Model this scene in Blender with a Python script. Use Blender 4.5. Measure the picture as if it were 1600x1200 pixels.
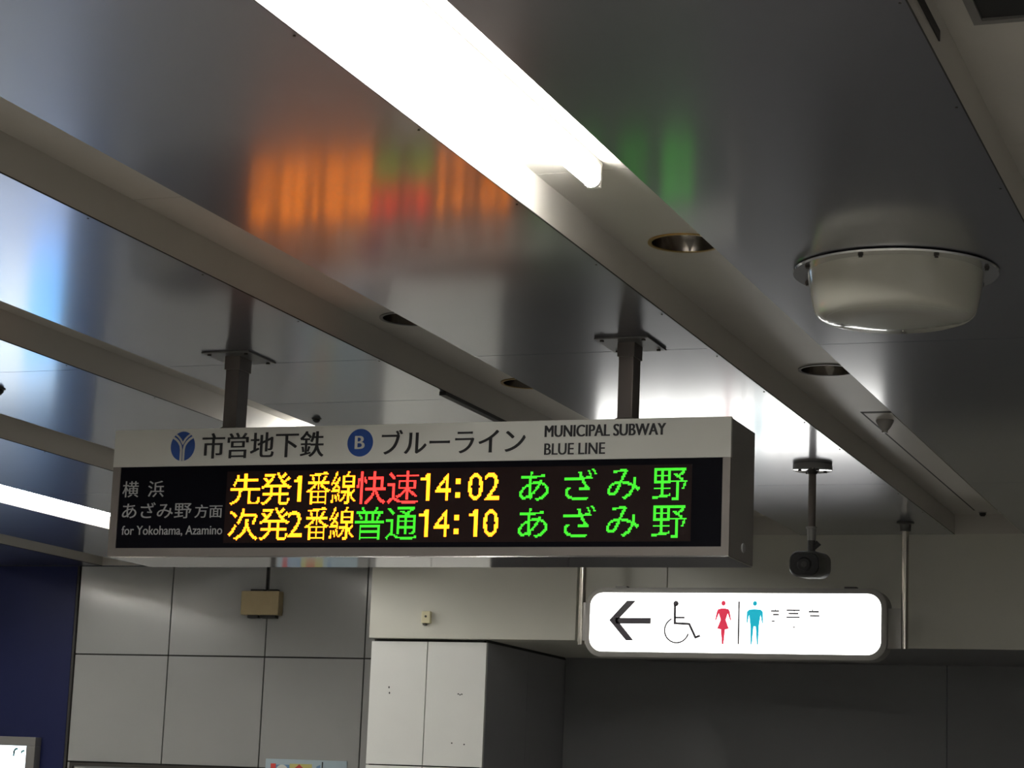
import bpy, bmesh, math, random
from mathutils import Vector, Matrix
random.seed(7)
for o in list(bpy.data.objects): bpy.data.objects.remove(o)
COL = bpy.context.scene.collection
SC = bpy.context.scene
EYE = 1.55                      # eye height; all heights below are written relative to the eye and lifted by this

# ---------------------------------------------------------------- camera, world, exposure
def setup_camera():
    f, yaw, pit, rol = 3514.65, .358276, .184665, .0393796
    cy, sy, cp, sp = math.cos(yaw), math.sin(yaw), math.cos(pit), math.sin(pit)
    w = Vector((-sy*cp, cy*cp, sp)); r0 = Vector((cy, sy, 0)); u0 = r0.cross(w)
    cr, sr = math.cos(rol), math.sin(rol)
    r = cr*r0 + sr*u0; u = -sr*r0 + cr*u0
    cam = bpy.data.cameras.new('camera'); o = bpy.data.objects.new('camera', cam); COL.objects.link(o)
    m = Matrix((r, u, -w)).transposed().to_4x4(); m.translation = Vector((0, 0, EYE))
    o.matrix_world = m
    cam.sensor_width = 36; cam.lens = f/1600*36; cam.clip_start = .05; cam.clip_end = 100
    SC.camera = o
setup_camera()
wd = bpy.data.worlds.new('world'); SC.world = wd; wd.use_nodes = True
wd.node_tree.nodes['Background'].inputs[0].default_value = (.6, .65, .75, 1)
wd.node_tree.nodes['Background'].inputs[1].default_value = .02
SC.view_settings.view_transform = 'Standard'; SC.view_settings.look = 'None'
SC.view_settings.exposure = 0; SC.view_settings.gamma = 1; SC.view_settings.use_curve_mapping = False
TUBE = 90.0                     # radiance of the fluorescent tubes
SIGNLIGHT = 3.8                 # radiance of the backlit toilet sign

# ---------------------------------------------------------------- materials
def mat(name, col, rough=.5, metal=0, noise=.06, scale=8, emit=0, ecol=None, coat=0, bump=0, spec=.5, aniso=0, stretch=None):
    m = bpy.data.materials.new(name); m.use_nodes = True
    nt = m.node_tree; b = nt.nodes['Principled BSDF']
    b.inputs['Base Color'].default_value = (*col, 1)
    b.inputs['Roughness'].default_value = rough; b.inputs['Metallic'].default_value = metal
    b.inputs['Specular IOR Level'].default_value = spec
    if coat: b.inputs['Coat Weight'].default_value = coat; b.inputs['Coat Roughness'].default_value = .125 if name.startswith('ceil') else .05; b.inputs['Coat IOR'].default_value = 1.6 if name.startswith('ceil') else 1.5
    if aniso: b.inputs['Anisotropic'].default_value = aniso
    if emit:
        b.inputs['Emission Color'].default_value = (*(ecol or col), 1)
        b.inputs['Emission Strength'].default_value = emit
    if noise:
        tc = nt.nodes.new('ShaderNodeTexCoord'); mp = nt.nodes.new('ShaderNodeMapping')
        if stretch: mp.inputs['Scale'].default_value = stretch
        nz = nt.nodes.new('ShaderNodeTexNoise'); nz.inputs['Scale'].default_value = scale; nz.inputs['Detail'].default_value = 4
        mx = nt.nodes.new('ShaderNodeMix'); mx.data_type = 'RGBA'
        mx.inputs[6].default_value = (*[c*(1-noise) for c in col], 1); mx.inputs[7].default_value = (*[min(1, c*(1+noise)) for c in col], 1)
        nt.links.new(tc.outputs['Object'], mp.inputs[0]); nt.links.new(mp.outputs[0], nz.inputs['Vector'])
        nt.links.new(nz.outputs[0], mx.inputs[0]); nt.links.new(mx.outputs[2], b.inputs['Base Color'])
        if bump:
            bp = nt.nodes.new('ShaderNodeBump'); bp.inputs['Strength'].default_value = bump; bp.inputs['Distance'].default_value = .002
            nt.links.new(nz.outputs[0], bp.inputs['Height']); nt.links.new(bp.outputs[0], b.inputs['Normal'])
    return m
M = dict(
    ceiling=mat('ceiling_satin_metal', (.20, .20, .245), .30, .85, .05, 3, coat=1),
    groove=mat('groove_cream_paint', (.50, .475, .435), .42, 0, .05, 5),
    dark=mat('dark_gap', (.02, .018, .016), .6),
    tile=mat('enamel_wall_panel', (.34, .34, .33), .16, 0, .04, 3, spec=.8),
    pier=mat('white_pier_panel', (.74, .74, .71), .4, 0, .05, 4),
    blue=mat('navy_wall_panel', (.014, .018, .065), .45, 0, .08, 3, spec=.12),
    fascia=mat('fascia_cream_panel', (.60, .59, .52), .45, 0, .05, 3),
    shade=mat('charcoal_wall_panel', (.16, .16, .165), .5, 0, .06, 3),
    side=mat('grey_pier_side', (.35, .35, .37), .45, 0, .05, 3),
    floor=mat('floor_terrazzo', (.30, .29, .27), .35, 0, .15, 40),
    plain=mat('plain_wall_panel', (.35, .35, .34), .4, 0, .05, 3),
    header=mat('header_white_sheet', (.70, .70, .65), .5, 0, .03, 6),
    frame=mat('sign_frame_aluminium', (.20, .18, .165), .45, .2, .04, 6),
    under=mat('sign_underside_metal', (.62, .60, .60), .07, .9, .03, 6),
    boxside=mat('sign_side_metal', (.30, .28, .26), .45, .2, .04, 6),
    glassblack=mat('display_black_acrylic', (.004, .004, .007), .45, 0, 0, spec=.04),
    ledboard=mat('led_board', (.020, .010, .010), .5, 0, 0, spec=.1),
    ink=mat('black_ink', (.012, .012, .014), .5, 0, 0),
    blueink=mat('blue_ink', (.012, .065, .30), .5, 0, 0),
    whiteink=mat('white_ink', (.62, .61, .56), .5, 0, 0),
    greyink=mat('grey_lettering', (.42, .42, .42), .5, 0, 0),
    post=mat('brown_grey_post', (.13, .11, .10), .4, .3, .05, 10),
    plate=mat('steel_plate', (.16, .155, .15), .4, .3, .05, 10),
    chrome=mat('polished_steel', (.62, .58, .52), .18, 1, .03, 10),
    dish=mat('beige_plastic', (.52, .51, .44), .22, 0, .04, 6, coat=1),
    rim=mat('rim_steel', (.75, .75, .75), .1, .9, .03, 10),
    bolt=mat('dark_bolt', (.05, .045, .04), .4, .5),
    lampbody=mat('lamp_white_body', (.75, .74, .70), .4),
    tube=mat('fluorescent_glow', (1, 1, 1), .4, 0, 0, emit=TUBE, ecol=(1.0, .985, .93)),
    deadtube=mat('unlit_tube_glass', (.6, .6, .56), .2, 0, .02),
    signface=mat('backlit_face', (.8, .8, .8), .4, 0, 0, emit=SIGNLIGHT, ecol=(1, .995, .96)),
    signframe=mat('sign_grey_surround', (.30, .29, .27), .45, .1),
    signmark=mat('dark_purple_film', (.03, .02, .035), .5, 0, 0),
    red=mat('red_film', (.6, .02, .07), .5, 0, 0, emit=.5, ecol=(.95, .03, .09)),
    cyan=mat('cyan_film', (0, .42, .55), .5, 0, 0, emit=.6, ecol=(.0, .50, .68)),
    camblack=mat('camera_black', (.012, .012, .014), .3, 0, .03),
    camgrey=mat('camera_dark_grey', (.06, .058, .055), .45),
    socket=mat('grey_socket', (.30, .29, .28), .4, .3),
    jbox=mat('tan_box', (.42, .33, .18), .5, 0, .08, 20),
    cream=mat('cream_plastic', (.72, .66, .42), .4),
    knob=mat('pale_oval_cap', (.42, .42, .42), .4),
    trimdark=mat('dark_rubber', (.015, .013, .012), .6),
    adframe=mat('ad_frame_grey', (.22, .21, .20), .4, .4),
    adwhite=mat('lit_poster_white', (.8, .8, .8), .4, 0, 0, emit=2.2, ecol=(.80, .92, 1)),
    adblue=mat('lit_poster_blue', (.1, .4, .8), .4, 0, 0, emit=2.6, ecol=(.16, .52, 1)),
    adpale=mat('lit_poster_lilac', (.5, .5, .7), .4, 0, 0, emit=1.6, ecol=(.50, .60, .85)),
    adink=mat('teal_ink', (.02, .16, .17), .5, 0, 0),
    brass=mat('brass_ring', (.40, .26, .08), .35, .7),
    cup=mat('downlight_reflector', (.20, .18, .16), .15, 1, .03),
    paperblue=mat('poster_pale_blue', (.40, .50, .56), .5, 0, .05, 20),
    paperred=mat('poster_red', (.55, .04, .03), .5, 0, 0),
    paperyellow=mat('poster_yellow', (.55, .50, .16), .5, 0, 0),
    papermid=mat('poster_mid_blue', (.14, .26, .45), .5, 0, 0),
    vent=mat('vent_black', (.006, .006, .006), .7),
    Ly=mat('led_amber', (.05, .02, .01), .5, 0, 0, emit=1, ecol=(5.8, 1.3, .03)),
    Lr=mat('led_red', (.05, .01, .01), .5, 0, 0, emit=1, ecol=(4.6, .11, .09)),
    Lg=mat('led_green', (.01, .05, .01), .5, 0, 0, emit=1, ecol=(.07, 1.15, .03)),
)

# ---------------------------------------------------------------- mesh helpers (heights relative to the eye)
def Z(z): return z + EYE
def box(bm, x0, x1, y0, y1, z0, z1, bev=0):
    vs = [bm.verts.new((x, y, Z(z))) for x in (x0, x1) for y in (y0, y1) for z in (z0, z1)]
    F = [(0,1,3,2), (4,6,7,5), (0,4,5,1), (2,3,7,6), (0,2,6,4), (1,5,7,3)]
    fs = [bm.faces.new([vs[i] for i in f]) for f in F]
    if bev:
        es = list({e for f in fs for e in f.edges})
        bmesh.ops.bevel(bm, geom=es, offset=bev, segments=2, affect='EDGES', profile=.6)
    return fs
def loft(bm, rings, cap0=True, cap1=True, closed=True):
    R = [[bm.verts.new(p) for p in r] for r in rings]
    n = len(R[0])
    for a, b in zip(R, R[1:]):
        for i in range(n if closed else n-1):
            bm.faces.new((a[i], a[(i+1) % n], b[(i+1) % n], b[i]))
    if cap0: bm.faces.new(R[0][::-1])
    if cap1: bm.faces.new(R[-1])
def lathe(bm, cx, cy, prof, n=48, cap0=True, cap1=True):          # prof: (radius, rel z)
    loft(bm, [[(cx+r*math.cos(2*math.pi*i/n), cy+r*math.sin(2*math.pi*i/n), Z(z)) for i in range(n)] for r, z in prof], cap0, cap1)
def rod(bm, p0, p1, r0, r1=None, n=20):
    r1 = r0 if r1 is None else r1
    a = Vector((p0[0], p0[1], Z(p0[2]))); b = Vector((p1[0], p1[1], Z(p1[2])))
    d = (b-a).normalized(); s = d.orthogonal().normalized(); t = d.cross(s)
    loft(bm, [[c+r*(math.cos(2*math.pi*i/n)*s+math.sin(2*math.pi*i/n)*t) for i in range(n)] for c, r in ((a, r0), (b, r1))])
def poly(bm, pts, y, dy=.0015):                                   # a flat outline in x,z standing at y, with a little thickness
    loft(bm, [[(x, y+dy, Z(z)) for x, z in pts], [(x, y, Z(z)) for x, z in pts]])
def disc(bm, cx, cz, rx, rz, y, dy=.0015, n=32):
    poly(bm, [(cx+rx*math.cos(2*math.pi*i/n), cz+rz*math.sin(2*math.pi*i/n)) for i in range(n)], y, dy)
def stroke(bm, pts, w, y, dy=.0015, cap=False):                   # a line of width w through x,z points
    P = [Vector(p) for p in pts]; L = []; Rr = []
    for i, p in enumerate(P):
        d = ((P[min(i+1, len(P)-1)]-P[i]).normalized() + (P[i]-P[max(i-1, 0)]).normalized()).normalized()
        nn = Vector((-d.y, d.x))
        k = 1.0
        if 0 < i < len(P)-1:
            c = nn.dot(Vector((-(P[i+1]-P[i]).normalized().y, (P[i+1]-P[i]).normalized().x))); k = 1/max(c, .5)
        L.append(p+nn*w/2*k); Rr.append(p-nn*w/2*k)
    for i in range(len(P)-1):
        poly(bm, [L[i], L[i+1], Rr[i+1], Rr[i]], y, dy)
def obj(name, bm, m, parent=None, smooth=False, auto=None):
    bmesh.ops.recalc_face_normals(bm, faces=bm.faces)
    me = bpy.data.meshes.new(name); bm.to_mesh(me); bm.free()
    me.materials.append(M[m] if isinstance(m, str) else m)
    if smooth or auto:
        for p in me.polygons: p.use_smooth = True
    o = bpy.data.objects.new(name, me); COL.objects.link(o)
    if auto:
        me.set_sharp_from_angle(angle=math.radians(auto))
    if parent:
        o.parent = parent
        o.matrix_parent_inverse = Matrix.Translation(-parent_loc(parent))
    return o
def parent_loc(p):
    return p.location.copy()
def B(): return bmesh.new()
def bx(name, m, parent, *a, bev=0):
    b = B(); box(b, *a, bev=bev); return obj(name, b, m, parent)
def thing(name, label, cat, loc, group=None):
    o = bpy.data.objects.new(name, None); COL.objects.link(o); o.empty_display_size = .1
    o.location = (loc[0], loc[1], Z(loc[2])); o['label'] = label; o['category'] = cat
    if group: o['group'] = group
    return o
def struct(name, loc=(0, 0, 0)):
    o = bpy.data.objects.new(name, None); COL.objects.link(o); o['kind'] = 'structure'; o.location = loc
    return o
def tag(o, label, cat, group=None):
    o['label'] = label; o['category'] = cat
    if group: o['group'] = group
def text_mesh(s, off=0.0, sx=1):
    cu = bpy.data.curves.new('text', 'FONT'); cu.body = s; cu.offset = off; cu.fill_mode = 'FRONT'
    cu.resolution_u = 4
    o = bpy.data.objects.new('text', cu); COL.objects.link(o)
    dg = bpy.context.evaluated_depsgraph_get(); dg.update()
    me = bpy.data.meshes.new_from_object(o.evaluated_get(dg)); bpy.data.objects.remove(o)
    return me
def text(name, s, x0, x1, z0, z1, y, m, parent, off=0.0):         # lettering fitted to its own extent on the sign
    me = text_mesh(s, 0)
    xs = [v.co.x for v in me.vertices]; ys = [v.co.y for v in me.vertices]
    a, b_, c, d = min(xs), max(xs), min(ys), max(ys)
    for v in me.vertices:
        v.co = Vector((x0+(v.co.x-a)/(b_-a)*(x1-x0), y, Z(z0+(v.co.y-c)/(d-c)*(z1-z0))))
    bm = bmesh.new(); w = off
    for k, dx in enumerate((-w, -w/3, w/3, w) if w else (0,)):
        t = bmesh.new(); t.from_mesh(me); mp = {v: bm.verts.new((v.co.x+dx, y-.00012*k, v.co.z)) for v in t.verts}
        for f in t.faces: bm.faces.new([mp[v] for v in f.verts])
        t.free()
    bm.to_mesh(me); bm.free()
    me.name = name; me.materials.clear(); me.materials.append(M[m])
    o = bpy.data.objects.new(name, me); COL.objects.link(o)
    if parent: o.parent = parent; o.matrix_parent_inverse = Matrix.Translation(-parent.location) if parent.type == 'EMPTY' else Matrix.Identity(4)
    return o
def _pinv(o, parent):                                             # sub-parts of mesh parts: parts already sit in world coordinates
    o.parent = parent
# parts live in world coordinates under an Empty at the thing's base; a sub-part under a mesh part shares that part's frame
def obj_parent_fix():
    for o in bpy.data.objects:
        if o.parent and o.parent.parent:
            o.matrix_parent_inverse = Matrix.Identity(4)

# ================================================================= the room shell
ZC, ZG = 1.40, 1.498            # ceiling level and top of the grooves
YN, YB = -6.0, 12.58            # near end of the hall, far tiled wall
YF = 11.16                      # fascia beam
XL, XR = -9.6, 3.9
GR = [(-8.62, -8.28), (-7.46, -7.16), (-6.365, -5.985), (-5.173, -4.826), (-4.02, -3.693), (-2.912, -2.585), (-1.806, -1.469), (-.687, -.352), (.43, .765), (1.55, 1.885), (2.67, 3.0)]
SEAMS = [-4.97, -2.09, .79, 6.55, 9.43]
ceil = struct('ceiling', (0, 0, Z(ZC)))
def far(x): return YF if x > -3.75 else (11.10 if x > -4.9 else YB)
edges = [XL] + [v for g in GR for v in g] + [XR]
for i in range(0, len(edges), 2):
    a, b_ = edges[i], edges[i+1]
    ye = far((a+b_)/2)
    if a < -4.95 and b_ > -5: ye = YB
    ys = [YN] + SEAMS + [ye]
    if abs(a+3.693) < .01: ys = sorted(ys+[7.262])
    for y0, y1 in zip(ys, ys[1:]):
        bx('panel', 'ceiling', ceil, a, b_, y0+.002, y1-.002, ZC, ZC+.02)
# grooves: two side strips and a top each
def hole_piece(bm, x0, x1, y0, y1, cx, cy, r, z, n=32):
    corners = []
    for i in range(n):
        t = 2*math.pi*i/n; c, s = math.cos(t), math.sin(t)
        k = min((x1-cx)/c if c > 1e-6 else 1e9, (x0-cx)/c if c < -1e-6 else 1e9, (y1-cy)/s if s > 1e-6 else 1e9, (y0-cy)/s if s < -1e-6 else 1e9)
        corners.append((cx+k*c, cy+k*s))
    # the true corners replace the nearest ray ends
    for X, Y in ((x0, y0), (x0, y1), (x1, y0), (x1, y1)):
        j = min(range(n), key=lambda i: abs(math.atan2(Y-cy, X-cx) - math.atan2(corners[i][1]-cy, corners[i][0]-cx)))
        corners[j] = (X, Y)
    ring = [(cx+r*math.cos(2*math.pi*i/n), cy+r*math.sin(2*math.pi*i/n)) for i in range(n)]
    A = [bm.verts.new((x, y, Z(z))) for x, y in corners]; Bv = [bm.verts.new((x, y, Z(z))) for x, y in ring]
    for i in range(n): bm.faces.new((A[i], A[(i+1) % n], Bv[(i+1) % n], Bv[i]))
DOWN = {6: [(-1.632, 5.64), (-1.632, 7.42)], 5: [(-2.745, 6.40), (-2.745, 7.50)]}
RD = .092
for gi, (a, b_) in enumerate(GR):
    ye = far((a+b_)/2)
    bx('groove_side', 'groove', ceil, a-.012, a+.001, YN, ye, ZC+.0004, ZG+.01)
    bx('groove_side', 'groove', ceil, b_-.001, b_+.012, YN, ye, ZC+.0004, ZG+.01)
    cuts = [YN, -2.09, .79, 4.93]
    for (cx, cy) in DOWN.get(gi, []): cuts += [cy-.17, cy+.17]
    cuts = cuts[:4] + sorted(cuts[4:]) + ([8.24, 11.0] if gi == 6 else [9.43]) + [ye]
    for y0, y1 in zip(cuts, cuts[1:]):
        h = [c for c in DOWN.get(gi, []) if y0 < c[1] < y1]
        if h:
            bm = B(); hole_piece(bm, a, b_, y0, y1, h[0][0], h[0][1], RD, ZG); obj('groove_top', bm, 'groove', ceil)
        elif gi == 6 and abs(y0-8.24) < .01:
            bx('groove_top', 'groove', ceil, a, -1.688, y0, y1, ZG, ZG+.01)
            bx('groove_top', 'groove', ceil, -1.565, b_, y0, y1, ZG, ZG+.01)
        else:
            bx('groove_top', 'groove', ceil, a, b_, y0+(.0015 if abs(y0-4.93) < .01 else 0), y1-(.0015 if abs(y1-4.93) < .01 else 0), ZG, ZG+.01)
    bx('groove_end', 'groove', ceil, a, b_, ye-.006, ye, ZC+.002, ZG)
    # thin dark lip along the left edge of every groove
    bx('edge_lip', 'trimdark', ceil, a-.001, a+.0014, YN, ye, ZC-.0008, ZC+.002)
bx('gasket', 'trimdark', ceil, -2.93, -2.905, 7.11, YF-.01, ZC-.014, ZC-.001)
# slab above that closes every joint
bx('slab', 'dark', ceil, XL-.2, XR+.2, YN-.2, YB+.3, ZG+.16, ZG+.2)
# slot cut in the side of the rightmost groove, and its dark air vent
v = thing('air_vent', 'black rectangular air vent with a thin frame in the groove at the top right corner', 'vent', (-.51, 3.9, ZG))
bx('opening', 'vent', v, -.612, -.40, 3.5, 4.085, ZG-.006, ZG-.003)
for a in ((-.63, -.612, 3.48, 4.105), (-.40, -.385, 3.48, 4.105), (-.612, -.40, 4.085, 4.105), (-.612, -.40, 3.48, 3.5)):
    bx('frame', 'adframe', v, *a, ZG-.012, ZG-.001)
bx('slot', 'trimdark', ceil, -.6865, -.683, 3.3, 4.04, 1.437, 1.458)

# floor
fl = struct('floor', (0, 0, 0))
b = B()
for i in range(int((XR-XL)/.9)+1):
    for j in range(int((YB-YN)/.9)+1):
        x, y = XL+i*.9, YN+j*.9
        box(b, x+.003, min(x+.897, XR), y+.003, min(y+.897, YB), -EYE-.02, -EYE)
t = obj('tile', b, 'floor', fl); t['kind'] = 'stuff'
bx('subfloor', 'dark', fl, XL, XR, YN, YB, -EYE-.05, -EYE-.021)

# far wall: enamel panels, navy to their left
def panel_wall(root, xs, zs, y, m, gap=.0045, back=.02):
    for x0, x1 in zip(xs, xs[1:]):
        for z0, z1 in zip(zs, zs[1:]):
            bx('panel', m, root, x0+gap, x1-gap, y, y+back, z0+gap, z1-gap)
wb = struct('wall_back', (-6, YB, 0))
VX = [-7.615, -6.942, -6.27, -5.598, -4.92]
HZ = [-1.55, -1.19, -.515, .16, .836, ZC]
panel_wall(wb, VX, HZ, YB, 'tile')
bx('joint_backing', 'dark', wb, -7.615, -4.2, YB+.021, YB+.06, -1.55, ZC)
wn = struct('wall_back_left', (-8.6, YB, 0))
panel_wall(wn, [XL, -7.632], [-1.55, ZC], YB-.01, 'blue')
bx('corner_trim', 'dark', wn, -7.632, -7.615, YB-.012, YB+.03, -1.55, ZC)
bx('joint_backing', 'dark', wn, XL, -7.63, YB+.021, YB+.06, -1.55, ZC)
# fascia box above the pier
fb = struct('trim_1', (-4.33, 11.1, 0))
bx('panel', 'fascia', fb, -4.918, -3.751, 11.10, YB, .849, ZC+.0005, bev=.003)
# fascia beam to the right
fr = struct('trim_2', (0, YF, 0))
for a, b_ in ((-3.749, -3.282), (-3.278, -1.1), (-1.096, 1.4), (1.404, XR)):
    bx('panel', 'fascia', fr, a, b_, YF, YF+.02, .835, ZC+.12, bev=.002)
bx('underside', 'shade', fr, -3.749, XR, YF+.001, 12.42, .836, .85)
bx('core', 'dark', fr, -3.749, XR, YF+.021, 12.42, .852, ZC+.1)
# pier with its paired panels
pr = struct('wall_pier', (-4.59, 11.14, 0))
for z0, z1 in ((-1.55, -1.13), (-1.13, -.475), (-.475, .181), (.181, .838)):
    for x0, x1 in ((-4.92, -4.592), (-4.592, -4.256)):
        bx('panel', 'pier', pr, x0+.003, x1-(.003 if x1 < -4.3 else 0), 11.14, 11.16, z0+.0035, z1-.0035)
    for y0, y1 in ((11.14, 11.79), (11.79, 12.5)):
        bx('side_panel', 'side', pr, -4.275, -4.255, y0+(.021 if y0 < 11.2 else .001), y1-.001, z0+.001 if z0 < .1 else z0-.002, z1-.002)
bx('core', 'dark', pr, -4.91, -4.277, 11.161, 12.5, -1.55, .847)
bx('bottom_shadow_gap', 'dark', pr, -4.26, -4.252, 11.145, 12.42, .835, .8485)
# dark recessed wall under the beam
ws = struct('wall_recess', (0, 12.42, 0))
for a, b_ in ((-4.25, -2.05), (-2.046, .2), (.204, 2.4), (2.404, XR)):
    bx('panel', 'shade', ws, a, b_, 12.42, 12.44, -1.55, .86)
for nm, a in (('wall_left', (XL-.05, XL, YN, YB)), ('wall_right', (XR, XR+.05, YN, 12.45)), ('wall_front', (XL, XR, YN-.05, YN))):
    w = struct(nm, ((a[0]+a[1])/2, (a[2]+a[3])/2, 0)); bx('panel', 'plain', w, *a, -1.55, ZG+.16)
# small drilled marks on the pier panels
b = B()
for x, z in ((-4.804, .590), (-4.80, .560), (-4.405, .562), (-4.395, .558), (-4.385, .561), (-4.43, .305), (-4.36, .30)):
    disc(b, x, z, .004, .006 if z > .5 and x < -4.7 else .004, 11.139, .001, 10)
obj('drill_mark', b, 'ink', pr)['kind'] = 'stuff'

# ================================================================= the departure display
YS = 6.29
ds = thing('departure_display', 'wide suspended train departure sign with white header and amber, red and green lettering', 'sign', (-2.69, 6.43, ZC))
X0, X1 = -3.716, -1.667
bx('housing', 'boxside', ds, X0, X1, YS+.012, 6.575, .731, 1.137, bev=.002)
for a in ((X0, -3.689, .731, 1.019), (-1.690, X1, .731, 1.019), (-3.689, -1.690, .731, .757)):
    bx('frame', 'frame', ds, a[0], a[1], YS, YS+.014, a[2], a[3])
bx('underside', 'under', ds, X0+.002, X1-.002, YS+.004, 6.574, .7275, .7305)
hd = bx('header_panel', 'header', ds, X0-.0005, X1+.0005, YS-.001, YS+.014, 1.019, 1.139)
dp = bx('display_panel', 'glassblack', ds, -3.689, -1.690, YS+.004, YS+.013, .757, 1.019)
lb = bx('led_board', 'ledboard', ds, -3.305, -1.783, YS+.003, YS+.0045, .773, 1.000)
def sub(o, p):
    o.parent = p; o.matrix_parent_inverse = Matrix.Identity(4); return o
YH = YS-.0022
# emblem: blue disc with a white three-armed curve
b = B(); disc(b, -3.468, 1.083, .0435, .0475, YH+.001, .001, 48); em = sub(obj('emblem', b, 'blueink'), hd)
b = B()
cx, cz = -3.468, 1.083
for s in (-1, 1):
    for k, (o_, w_) in enumerate(((.0048, .0075),)):
        stroke(b, [(cx+s*.0048, cz-.047), (cx+s*.0048, cz-.012), (cx+s*.0075, cz+.002), (cx+s*.0145, cz+.013), (cx+s*.024, cz+.022), (cx+s*.036, cz+.029)], .0072, YH-.0008, .001)
    stroke(b, [(cx+s*.003, cz+.0135), (cx+s*.008, cz+.022), (cx+s*.016, cz+.0305), (cx+s*.027, cz+.0385)], .006, YH-.0008, .001)
stroke(b, [(cx-.004, cz+.0145), (cx, cz+.009), (cx+.004, cz+.0145)], .006, YH-.0008, .001)
sub(obj('emblem_lines', b, 'whiteink'), hd)
b = B(); disc(b, -2.849, 1.083, .0435, .0435, YH+.001, .001, 48); sub(obj('line_roundel', b, 'blueink'), hd)
def txt(s, x0, x1, z0, z1, y, m, off=0.0, p=None, name='lettering'):
    o = text(name, s, x0, x1, z0, z1, y, m, None, off); o.parent = p or hd; return o
txt('B', -2.865, -2.834, 1.063, 1.104, YH-.001, 'whiteink', .0016)
txt('市営地下鉄', -3.397, -2.973, 1.041, 1.123, YH, 'ink', .0018)
txt('ブルーライン', -2.775, -2.305, 1.044, 1.120, YH, 'ink', .0018)
txt('MUNICIPAL SUBWAY', -2.242, -1.865, 1.088, 1.124, YH, 'ink', .0018)
txt('BLUE LINE', -2.242, -2.052, 1.034, 1.069, YH, 'ink', .0013)
YD = YS+.0032
txt('横', -3.678, -3.620, .921, .973, YD, 'greyink', .0006, dp)
txt('浜', -3.585, -3.528, .921, .973, YD, 'greyink', .0006, dp)
txt('あざみ野', -3.674, -3.425, .852, .904, YD, 'greyink', .0006, dp)
txt('方面', -3.412, -3.315, .853, .895, YD, 'greyink', .0006, dp)
txt('for Yokohama, Azamino', -3.671, -3.311, .795, .829, YD, 'greyink', .0006, dp)
# LED characters: every glyph is set as a grid of lit diodes
PITCH = .0042
def led(ch, x0, x1, z0, z1, m, off):
    me = text_mesh(ch, 0)
    vs = [v.co for v in me.vertices]
    ax, bx_, az, bz = min(v.x for v in vs), max(v.x for v in vs), min(v.y for v in vs), max(v.y for v in vs)
    tris = []
    me.calc_loop_triangles()
    for t in me.loop_triangles:
        p = [(x0+(vs[i].x-ax)/(bx_-ax)*(x1-x0), z0+(vs[i].y-az)/(bz-az)*(z1-z0)) for i in t.vertices]
        tris.append(p)
    nx, nz = max(1, round((x1-x0)/PITCH)), max(1, round((z1-z0)/PITCH))
    on = set()
    for p in tris:
        (xa, za), (xb, zb), (xc, zc) = p
        d = (xb-xa)*(zc-za)-(xc-xa)*(zb-za)
        if abs(d) < 1e-12: continue
        i0 = int((min(xa, xb, xc)-x0)/(x1-x0)*nx-.5); i1 = int((max(xa, xb, xc)-x0)/(x1-x0)*nx+.5)
        j0 = int((min(za, zb, zc)-z0)/(z1-z0)*nz-.5); j1 = int((max(za, zb, zc)-z0)/(z1-z0)*nz+.5)
        for i in range(max(0, i0), min(nx-1, i1)+1):
            for j in range(max(0, j0), min(nz-1, j1)+1):
                x = x0+(i+.5)/nx*(x1-x0); z = z0+(j+.5)/nz*(z1-z0)
                u = ((x-xa)*(zc-za)-(xc-xa)*(z-za))/d; v_ = ((xb-xa)*(z-za)-(x-xa)*(zb-za))/d
                if u >= -1e-6 and v_ >= -1e-6 and u+v_ <= 1.000001: on.add((i, j))
    if ch == '1':                                                 # upright bar with a flag at the top left
        on = {(i, j) for i in range(nx-4, nx-1) for j in range(nz)} | {(i, nz-4-k) for i in range(0, nx-3) for k in range(2)} | {(nx-5, nz-3), (nx-5, nz-2)}
    elif ch == ':': on = {(i, j) for i in range(1, min(5, nx)) for j in list(range(0, 4))+list(range(nz-4, nz))}
    elif off: on |= {(min(i+1, nx-1), j) for i, j in on}
    bpy.data.meshes.remove(me)
    if ch == ':':
        led_dots({q for q in on if q[1] < nz/2}, x0, x1, z0, z1, nx, nz, m); return led_dots({q for q in on if q[1] > nz/2}, x0, x1, z0, z1, nx, nz, m)
    return led_dots(on, x0, x1, z0, z1, nx, nz, m)
def led_dots(on, x0, x1, z0, z1, nx, nz, m):
    b = B(); px = (x1-x0)/nx; pz = (z1-z0)/nz; y = YS+.0022
    for i, j in on:
        cx, cz = x0+(i+.5)*px, z0+(j+.5)*pz; h, k = px*.45, pz*.45
        b.faces.new([b.verts.new(q) for q in ((cx-h, y, Z(cz-k)), (cx+h, y, Z(cz-k)), (cx+h, y, Z(cz+k)), (cx-h, y, Z(cz+k)))])
    o = obj('led_character', b, m); o.parent = lb
    return o
A_, R_, G_ = 'Ly', 'Lr', 'Lg'
row = [(-3.290, -3.186, .892, .992), (-3.185, -3.078, .892, .994), (-3.069, -3.038, .901, .983), (-3.025, -2.944, .892, .994), (-2.941, -2.857, .892, .994),
       (-2.855, -2.757, .892, .993), (-2.751, -2.648, .892, .993), (-2.642, -2.606, .900, .984), (-2.592, -2.541, .900, .983), (-2.530, -2.506, .908, .967),
       (-2.485, -2.437, .900, .983), (-2.431, -2.383, .900, .983), (-2.319, -2.226, .896, .985), (-2.177, -2.075, .897, .991), (-2.041, -1.941, .898, .989), (-1.902, -1.796, .894, .990)]
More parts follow.
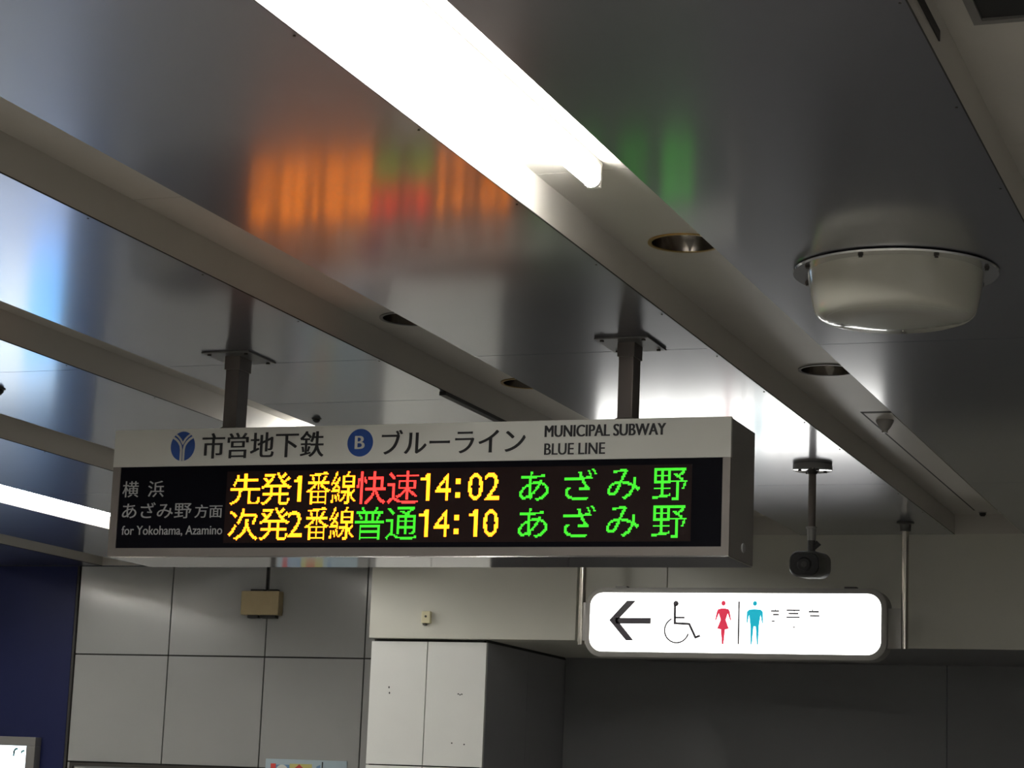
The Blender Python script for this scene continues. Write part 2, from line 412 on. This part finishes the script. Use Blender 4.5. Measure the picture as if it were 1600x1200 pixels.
for s, dz, mm in (('先発1番線快速14:02あざみ野', 0, 'AAAAARRAAAAAGGGG'), ('次発2番線普通14:10あざみ野', -.111, 'AAAAAGGAAAAAGGGG')):
    for ch, (a, b_, c, d), k in zip(s, row, mm):
        w = 0
        if ch == '2' and a < -3: a, b_ = -3.083, -3.033
        if ch == '1' and -2.5 < a < -2.45: a, b_ = -2.478, -2.445
        led(ch, a, b_, c+dz, d+dz, {'A': A_, 'R': R_, 'G': G_}[k], False)
# side cap
b = B()
n = 24
loft(b, [[(X1+e, 6.452+.017*math.cos(2*math.pi*i/n), Z(.772+.014*math.sin(2*math.pi*i/n))) for i in range(n)] for e in (0, .004)])
obj('side_cap', b, 'knob', ds)
# two hanging posts with sleeve, foot and ceiling plate
for px in (-3.3635, -2.028):
    bx('post', 'post', ds, px-.0235, px+.0235, 6.395, 6.47, 1.138, ZC-.004, bev=.002)
    bx('sleeve', 'post', ds, px-.0275, px+.0275, 6.39, 6.475, ZC-.05, ZC-.004, bev=.002)
    b = B(); loft(b, [[(px+s*(.0235+e), 6.432+t*(.038+e), Z(z)) for s, t in ((-1, -1), (1, -1), (1, 1), (-1, 1))] for e, z in ((.022, 1.138), (.018, 1.146), (0, 1.162))]); obj('foot', b, 'post', ds)
    b = B(); box(b, px-.085, px+.085, 6.335, 6.535, ZC-.006, ZC-.0005, bev=.001); pl = obj('ceiling_plate', b, 'plate', ds)
    for sx in (-.066, .066):
        for sy in (-.08, .08):
            b = B(); lathe(b, px+sx, 6.435+sy, [(.0065, ZC-.011), (.0065, ZC-.006)], 10); sub(obj('screw', b, 'bolt'), pl)

# ================================================================= fluorescent lamps
def lamp(cx, y0, y1, label, cap_near=True):
    t = thing('fluorescent_lamp', label, 'lamp', (cx, (y0+y1)/2, ZG), 'fluorescent lamps in the ceiling grooves')
    b = B(); box(b, cx-.016, cx+.016, y0-.02, y1+.02, ZG-.012, ZG-.0005, bev=.003); obj('batten', b, 'lampbody', t)
    b = B(); rod(b, (cx, y0+.012, ZG-.047), (cx, y1-.012, ZG-.047), .020, n=24); obj('tube', b, 'tube', t, smooth=True)
    for y, s in ((y0, 1), (y1, -1)):
        b = B(); rod(b, (cx, y, ZG-.047), (cx, y+s*.012, ZG-.047), .0215, .0215, 24); obj('end_cap', b, 'lampbody', t, auto=40)
        b = B(); box(b, cx-.017, cx+.017, min(y, y-s*.014), max(y, y-s*.014), ZG-.066, ZG-.011, bev=.004); obj('lampholder', b, 'lampbody', t)
    return t
lamp(-1.632, 3.22, 4.85, 'bright fluorescent tube in the wide groove at the top centre')
lamp(-1.632, 1.50, 3.15, 'fluorescent tube nearest the camera above the top edge of the picture')
lamp(-3.857, 8.16, 9.55, 'fluorescent tube glowing in the groove just above the left end of the departure sign')
lamp(-6.18, 9.15, 10.75, 'bright fluorescent tube cut off by the left end of the departure sign')
lamp(-8.45, 8.7, 11.1, 'fluorescent tube in the groove outside the left edge, mirrored as a pale streak')
lamp(-6.18, 7.5, 9.1, 'fluorescent tube entering the picture from the left edge')
# unseen lamps added behind and beside the camera, only to light the hall
for cx in (-7.31, -5.0, -2.75, -.52, .6, 2.8):
    for y0 in (-4.5, -1.5, 1.0):
        lamp(cx, y0, y0+1.2, 'added unseen fluorescent tube in a ceiling groove behind the photographer, there to light the hall')

# ================================================================= downlights
def downlight(cx, cy, label, ring='plate', glint=True):
    t = thing('downlight', label, 'downlight', (cx, cy, ZG), 'recessed downlights in the grooves')
    b = B(); n = 40
    lathe(b, cx, cy, [(RD-.001, ZG+.004), (RD-.001, ZG-.004), (RD+.009, ZG-.004), (RD+.009, ZG-.0005)], n, False, False); obj('trim_ring', b, ring, t, auto=40)
    b = B(); lathe(b, cx, cy, [(RD-.002, ZG-.002), (RD-.006, ZG+.03), (RD-.03, ZG+.09), (.02, ZG+.12)], n, False, True); obj('reflector', b, 'cup', t, smooth=True)
    b = B(); lathe(b, cx, cy, [(.004, ZG+.018), (.020, ZG+.024), (.028, ZG+.045), (.026, ZG+.07), (.014, ZG+.1)], 20); obj('bulb', b, 'deadtube', t, smooth=True)
    return t
downlight(-1.632, 5.64, 'unlit downlight with a brass edged ring just past the end of the bright tube', 'brass')
downlight(-1.632, 7.42, 'unlit round downlight left of the beige dome, second along the central groove')
downlight(-2.745, 6.40, 'half hidden downlight with a pale glint in the groove left of the right hanging post')
downlight(-2.745, 7.50, 'half hidden downlight with a brass yellow ring above the middle of the departure sign', 'brass')

# unlit cover strip in the central groove
t = thing('lamp_cover', 'long narrow unlit lamp cover with dark edges at the far end of the central groove', 'lamp cover', (-1.626, 9.6, ZG))
bx('cover', 'groove', t, -1.678, -1.575, 8.265, 10.985, ZG-.002, ZG+.006)
bx('recess', 'trimdark', t, -1.6875, -1.5655, 8.242, 10.998, ZG+.012, ZG+.016)
for x0, x1 in ((-1.687, -1.679), (-1.574, -1.566)):
    bx('edge_seal', 'trimdark', t, x0, x1, 8.242, 10.998, ZG-.001, ZG+.008)
bx('end_seal', 'trimdark', t, -1.687, -1.566, 8.242, 8.262, ZG-.001, ZG+.008)
t = thing('sprinkler_head', 'small grey cone shaped head hanging at the near end of the unlit lamp cover', 'sprinkler', (-1.64, 8.36, ZG))
b = B(); lathe(b, -1.628, 8.42, [(.034, ZG-.001), (.034, ZG-.008), (.022, ZG-.03), (.010, ZG-.045)], 24); obj('cone', b, 'socket', t, auto=40)
b = B(); lathe(b, -1.628, 8.42, [(.012, ZG-.045), (.012, ZG-.050)], 16); obj('tip', b, 'rim', t, auto=40)
t = thing('ceiling_sensor', 'tiny dark round sensor at the very end of the central groove near the beam', 'sensor', (-1.655, 11.08, ZG))
b = B(); lathe(b, -1.655, 11.07, [(.016, ZG-.001), (.016, ZG-.012), (.010, ZG-.02)], 20); obj('body', b, 'trimdark', t, auto=40)
b = B(); lathe(b, -1.655, 11.07, [(.020, ZG-.0005), (.020, ZG-.004)], 20); obj('base', b, 'socket', t, auto=40)

# ================================================================= beige ceiling dish (speaker housing)
DX, DY = -1.073, 5.675
t = thing('ceiling_speaker', 'large beige dish shaped ceiling fitting with steel rim and bolts', 'ceiling fitting', (DX, DY, ZC))
b = B(); lathe(b, DX, DY, [(.262, ZC-.001), (.266, ZC-.004), (.264, ZC-.009), (.226, ZC-.010)], 72); obj('rim', b, 'rim', t, auto=50)
pf = [(.227, ZC-.010), (.226, ZC-.02), (.2215, ZC-.05), (.216, ZC-.080), (.211, ZC-.100), (.207, ZC-.110), (.200, ZC-.119), (.190, ZC-.1245), (.178, ZC-.127)]
b = B(); lathe(b, DX, DY, pf, 96, False, False); obj('dish', b, 'dish', t, smooth=True)
b = B(); lathe(b, DX, DY, [(.178, ZC-.127), (.174, ZC-.1285), (.10, ZC-.1305), (.02, ZC-.131)], 96, False, True); obj('bottom_disc', b, 'dish', t, smooth=True)
for k in range(8):
    a = math.radians(-10-k*45); x, y = DX+.245*math.cos(a), DY+.245*math.sin(a)
    b = B(); lathe(b, x, y, [(.007, ZC-.009), (.007, ZC-.013), (.005, ZC-.014), (.005, ZC-.018)], 12); obj('bolt', b, 'bolt', t)

# ================================================================= security camera on its pipe
t = thing('security_camera', 'black security camera facing forward, hanging on a grey pipe above the toilet sign', 'camera', (-2.01, 8.87, ZC))
CX, CYm = -2.008, 8.87
b = B(); lathe(b, CX, CYm, [(.079, ZC-.001), (.080, ZC-.012), (.080, ZC-.024)], 40); fg = obj('flange', b, 'socket', t, auto=40)
b = B(); lathe(b, CX, CYm, [(.079, ZC-.0242), (.074, ZC-.026), (.02, ZC-.0262)], 40); obj('flange_cover', b, 'rim', t, auto=40)
for a in range(4):
    b = B(); lathe(b, CX+.055*math.cos(a*1.57+.6), CYm+.055*math.sin(a*1.57+.6), [(.007, ZC-.026), (.007, ZC-.032)], 10); obj('screw', b, 'bolt', t)
b = B(); rod(b, (CX, CYm, ZC-.026), (CX, CYm, 1.142), .0155); obj('pipe', b, 'post', t, auto=40)
b = B(); rod(b, (CX, CYm, ZC-.026), (CX, CYm, ZC-.04), .026, .018); obj('collar', b, 'bolt', t, auto=40)
b = B(); lathe(b, CX, CYm, [(.023, 1.146), (.023, 1.140), (.019, 1.136), (.017, 1.090)], 24); obj('socket', b, 'socket', t, auto=40)
b = B(); rod(b, (CX, CYm, 1.09), (CX, CYm, 1.045), .016); rod(b, (CX+.005, CYm, 1.055), (CX+.030, CYm, 1.082), .009, .013); obj('ball_joint', b, 'camgrey', t, auto=40)
def rrect(cx, cz, w, h, r, n=6):
    out = []
    for sx, sz, a0 in ((1, 1, 0), (-1, 1, 90), (-1, -1, 180), (1, -1, 270)):
        for i in range(n+1):
            a = math.radians(a0+90*i/n); out.append((cx+sx*(w/2-r)+r*math.cos(a), cz+sz*(h/2-r)+r*math.sin(a)))
    return out
b = B(); loft(b, [[(x, y, Z(z)) for x, z in rrect(CX, .984+(y-8.75)*.06, w, h, .036)] for y, w, h in ((8.752, .122, .094), (8.77, .130, .104), (8.94, .130, .104), (8.985, .10, .08))]); obj('housing', b, 'camgrey', t, auto=40)
b = B(); loft(b, [[(x, y, Z(z)) for x, z in rrect(CX, .982, w, h, .033)] for y, w, h in ((8.745, .112, .084), (8.753, .118, .090))]); fp = obj('front_window', b, 'camblack', t, auto=40)
b = B(); rod(b, (CX, 8.7445, .98), (CX, 8.738, .98), .030, .024, 28); obj('lens', b, 'camblack', t, auto=40)
b = B(); rod(b, (CX, 8.7375, .98), (CX, 8.7365, .98), .012, .012, 20); obj('lens_ring', b, 'camgrey', t, auto=40)

# ================================================================= toilet sign
YT = 10.62
t = thing('toilet_sign', 'backlit white rounded sign with left arrow, wheelchair, red woman and blue man symbols', 'sign', (-2.79, 10.68, ZC))
SXc, SZc, SW, SH = -2.789, .905, 1.503, .342
b = B(); loft(b, [[(x, y, Z(z)) for x, z in rrect(SXc, SZc, w, h, r, 8)] for y, w, h, r in ((YT, SW-.02, SH-.02, .078), (YT+.006, SW, SH, .086), (YT+.13, SW, SH, .086), (YT+.136, SW-.02, SH-.02, .078))]); obj('surround', b, 'signframe', t, auto=40)
b = B(); poly(b, rrect(SXc, SZc, SW-.052, SH-.052, .066, 8), YT-.002, .003); fc = obj('light_panel', b, 'signface', t)
YG = YT-.004
PX = lambda x: None
# px coordinates of the symbols, turned into metres on the sign's face
def sx(u): return -3.414+(u-956)*(.215/65)
def sz(v): return .914-(v-970)*(1/322.5)
def S(*pts): return [(sx(a), sz(b_)) for a, b_ in pts]
b = B(); poly(b, S((983, 939), (997, 939), (969, 970), (995, 1002), (983, 1002), (956, 970)), YG)
poly(b, S((966, 966), (1021, 966), (1021, 975.5), (966, 975.5)), YG)
sub(obj('arrow', b, 'signmark'), fc)
b = B(); disc(b, sx(1059), sz(943), .0135, .0135, YG)
stroke(b, S((1057.5, 945), (1058, 974), (1080, 975), (1090, 996), (1097, 993)), .0115, YG)
stroke(b, S((1058, 965), (1073, 965)), .009, YG)
n = 28; a0, a1 = math.radians(115), math.radians(345)
stroke(b, [(sx(1061)+.061*math.cos(a0+(a1-a0)*i/n), sz(985)+.061*math.sin(a0+(a1-a0)*i/n)) for i in range(n+1)], .0075, YG)
sub(obj('wheelchair_symbol', b, 'signmark'), fc)
def mirror(c, pts): return S(*([(c+a, v) for a, v in pts]+[(c-a, v) for a, v in reversed(pts)]))
b = B(); disc(b, sx(1131.5), sz(942), .0112, .012, YG)
poly(b, mirror(1131.5, [(2, 950), (7.5, 951), (9.5, 954), (12.2, 968), (10.6, 969), (6.8, 958), (3.8, 968), (9, 982), (3.2, 983), (1.2, 1006)]), YG)
sub(obj('woman_symbol', b, 'red'), fc)
b = B(); poly(b, S((1153.8, 939), (1156.2, 939), (1156.2, 1006), (1153.8, 1006)), YG); sub(obj('divider', b, 'signmark'), fc)
b = B(); disc(b, sx(1179), sz(942), .0105, .012, YG)
poly(b, mirror(1179, [(2, 951), (8.5, 951.5), (12, 955), (12.4, 973), (11, 973), (8.6, 960), (6.4, 977), (5.6, 1006), (3.8, 1006), (1.6, 978)]), YG)
sub(obj('man_symbol', b, 'cyan'), fc)
b = B()
for a, v, w_, h_ in ((1203, 953, 12, 1.3), (1206, 958.5, 9, 1.5), (1204, 969, 5, 1), (1209, 951, 1.2, 3), (1226, 951.5, 20, 1.3), (1229, 956.5, 15, 1.5), (1226, 962.5, 20, 1.2), (1237, 952, 1.2, 3), (1236, 978, 3, .8), (1259, 953.5, 15, 1.5), (1261, 960, 14, 1.2), (1264, 951, 1.4, 3)):
    poly(b, S((a, v-.6), (a+w_, v-.6), (a+w_, v+h_+.6), (a, v+h_+.6)), YG)
sub(obj('lettering', b, 'signmark'), fc)
for px in (-3.578, -1.962):
    b = B(); rod(b, (px, 10.68, .80), (px, 10.68, ZC-.002), .0175, n=24); obj('pole', b, 'chrome', t, auto=40)
    b = B(); lathe(b, px, 10.68, [(.042, ZC-.001), (.042, ZC-.007), (.028, ZC-.012), (.026, ZC-.045)], 24); obj('pole_flange', b, 'camgrey', t, auto=40)
    b = B(); lathe(b, px, 10.68, [(.0172, .795), (.0172, .80)], 16); obj('pole_cap', b, 'chrome', t)
bx('bracket', 'socket', t, -3.565, SXc-SW/2+.004, 10.66, 10.70, .815, 1.005)
bx('bracket', 'signframe', t, SXc+SW/2-.004, -1.975, 10.66, 10.70, .795, .985)
for x in (-3.37, -2.22): bx('lug', 'bolt', t, x-.03, x+.03, 10.66, 10.70, SZc+SH/2-.001, SZc+SH/2+.011)

# ================================================================= small fittings on the walls and ceiling
t = thing('junction_box', 'tan rectangular junction box on the joint of the grey wall panels', 'junction box', (-6.29, YB, 1.16))
bx('cover', 'jbox', t, -6.422, -6.162, YB-.07, YB-.001, 1.090, 1.238, bev=.008)
for x0, x1, z0, z1 in ((-6.368, -6.28, 1.238, 1.25), (-6.24, -6.19, 1.238, 1.25), (-6.38, -6.31, 1.072, 1.091), (-6.295, -6.19, 1.072, 1.091)):
    bx('clip', 'trimdark', t, x0, x1, YB-.05, YB-.005, z0, z1)
bx('cable', 'trimdark', t, -6.285, -6.275, YB-.012, YB-.001, 1.25, ZC-.001)
t = thing('call_button', 'small cream plastic box on the cream beam under the departure sign', 'switch', (-4.584, 11.1, .96))
bx('body', 'cream', t, -4.608, -4.558, 11.072, 11.099, .928, .992, bev=.004)
b = B(); rod(b, (-4.583, 11.072, .964), (-4.583, 11.069, .964), .006, n=14); obj('button', b, 'bolt', t)
bx('cord_outlet', 'bolt', t, -4.602, -4.584, 11.08, 11.097, .918, .929)
for x, y, r, lb_ in ((-3.616, 7.574, .016, 'tiny dark round sensor on the ceiling above the header of the departure sign'), (-4.532, 6.827, .025, 'small black dome on the ceiling at the left edge of the picture')):
    t = thing('ceiling_sensor', lb_, 'sensor', (x, y, ZC))
    b = B(); lathe(b, x, y, [(r+.003, ZC-.0005), (r+.003, ZC-.003), (r, ZC-.004)], 24); obj('base', b, 'camgrey', t, auto=40)
    b = B(); lathe(b, x, y, [(r*.9, ZC-.004), (r*.85, ZC-.004-r*.35), (r*.55, ZC-.004-r*.7), (r*.1, ZC-.004-r*.82)], 24); obj('dome', b, 'camblack', t, smooth=True)
# screws along the ceiling panel edges
b = B()
for gi, (a, b2) in enumerate(GR[2:8]):
    for k in range(16):
        y = 2.0+k*.61+.1*gi
        if y < far(a-.02)-.05: lathe(b, a-.012, y, [(.003, ZC-.002), (.0028, ZC-.0005)], 8)
o = obj('screw', b, 'bolt', ceil); o['kind'] = 'stuff'
# paper map at the foot of the panel wall
t = thing('paper_notice', 'pale blue paper notice with red, yellow and blue shapes on the grey wall panels', 'poster', (-5.95, YB, -.3))
bx('sheet', 'paperblue', t, -6.218, -5.675, YB-.006, YB-.002, -.55, .218)
def flat(nm, m, pts, y, p=t): b = B(); poly(b, pts, y, .001); return obj(nm, b, m, p)
flat('blue_block', 'papermid', [(-6.15, .183), (-6.03, .186), (-6.03, 0), (-6.15, 0)], YB-.0072)
flat('red_block', 'paperred', [(-6.182, .190), (-6.148, .190), (-6.148, 0), (-6.182, 0)], YB-.0078)
flat('yellow_block', 'paperyellow', [(-6.055, .192), (-5.905, .192), (-5.905, 0), (-6.055, 0)], YB-.0076)
flat('roof_shape', 'paperred', [(-6.02, .165), (-5.99, .190), (-5.96, .165), (-5.96, .05), (-6.02, .05)], YB-.0086)
b = B(); disc(b, -6.105, .135, .045, .05, YB-.0084, .001, 28); obj('white_circle', b, 'header', t)
flat('blue_mark', 'papermid', [(-5.875, .18), (-5.85, .19), (-5.85, .05), (-5.875, .05)], YB-.0072)
flat('side_print', 'ink', [(-5.84, .218-.01), (-5.832, .218-.01), (-5.832, .172), (-5.84, .172)], YB-.0074)
t = thing('notice_frame', 'long dark framed notice board at the foot of the grey wall panels', 'notice board', (-6.9, YB, -.4))
bx('board', 'plain', t, -7.55, -6.25, YB-.02, YB-.004, -1.0, .135)
for a in ((-7.575, -6.232, .135, .155), (-7.575, -6.232, -1.02, -1.0), (-7.575, -7.55, -1.0, .135), (-6.25, -6.232, -1.0, .135)):
    bx('frame', 'bolt', t, a[0], a[1], YB-.035, YB-.004, a[2], a[3])
# lit advertising frame on the navy wall
t = thing('lit_advert', 'backlit advertising poster in a grey metal frame on the navy wall', 'poster', (-8.4, YB-.01, -.5))
YA = YB-.012
for a in ((-9.15, -7.805, .246, .302), (-9.15, -7.805, -1.36, -1.30), (-9.15, -9.09, -1.30, .246), (-7.870, -7.805, -1.30, .246)):
    bx('frame', 'adframe', t, a[0], a[1], YA-.07, YA, a[2], a[3], bev=.004)
ap = bx('light_panel', 'adwhite', t, -9.09, -7.870, YA-.045, YA-.03, -1.30, .246)
for nm, m, x0, x1, z0, z1 in (('blue_column', 'adblue', -8.14, -7.885, -.72, .085), ('lilac_band', 'adpale', -8.5, -7.885, -1.25, -.64), ('cyan_column', 'adblue', -8.62, -8.40, -.5, .085)):
    sub(bx(nm, m, None, x0, x1, YA-.048, YA-.0455, z0, z1), ap)
b = B()
stroke(b, [(-7.945, .228), (-7.962, .224), (-7.970, .212), (-7.972, .18)], .011, YA-.047, .001)
stroke(b, [(-7.978, .206), (-7.966, .206)], .009, YA-.047, .001)
stroke(b, [(-7.895, .216), (-7.912, .212), (-7.918, .20)], .011, YA-.047, .001)
sub(obj('lettering', b, 'adink'), ap)
for o in bpy.data.objects:
    if o.parent and o.parent.parent: o.matrix_parent_inverse = Matrix.Identity(4)
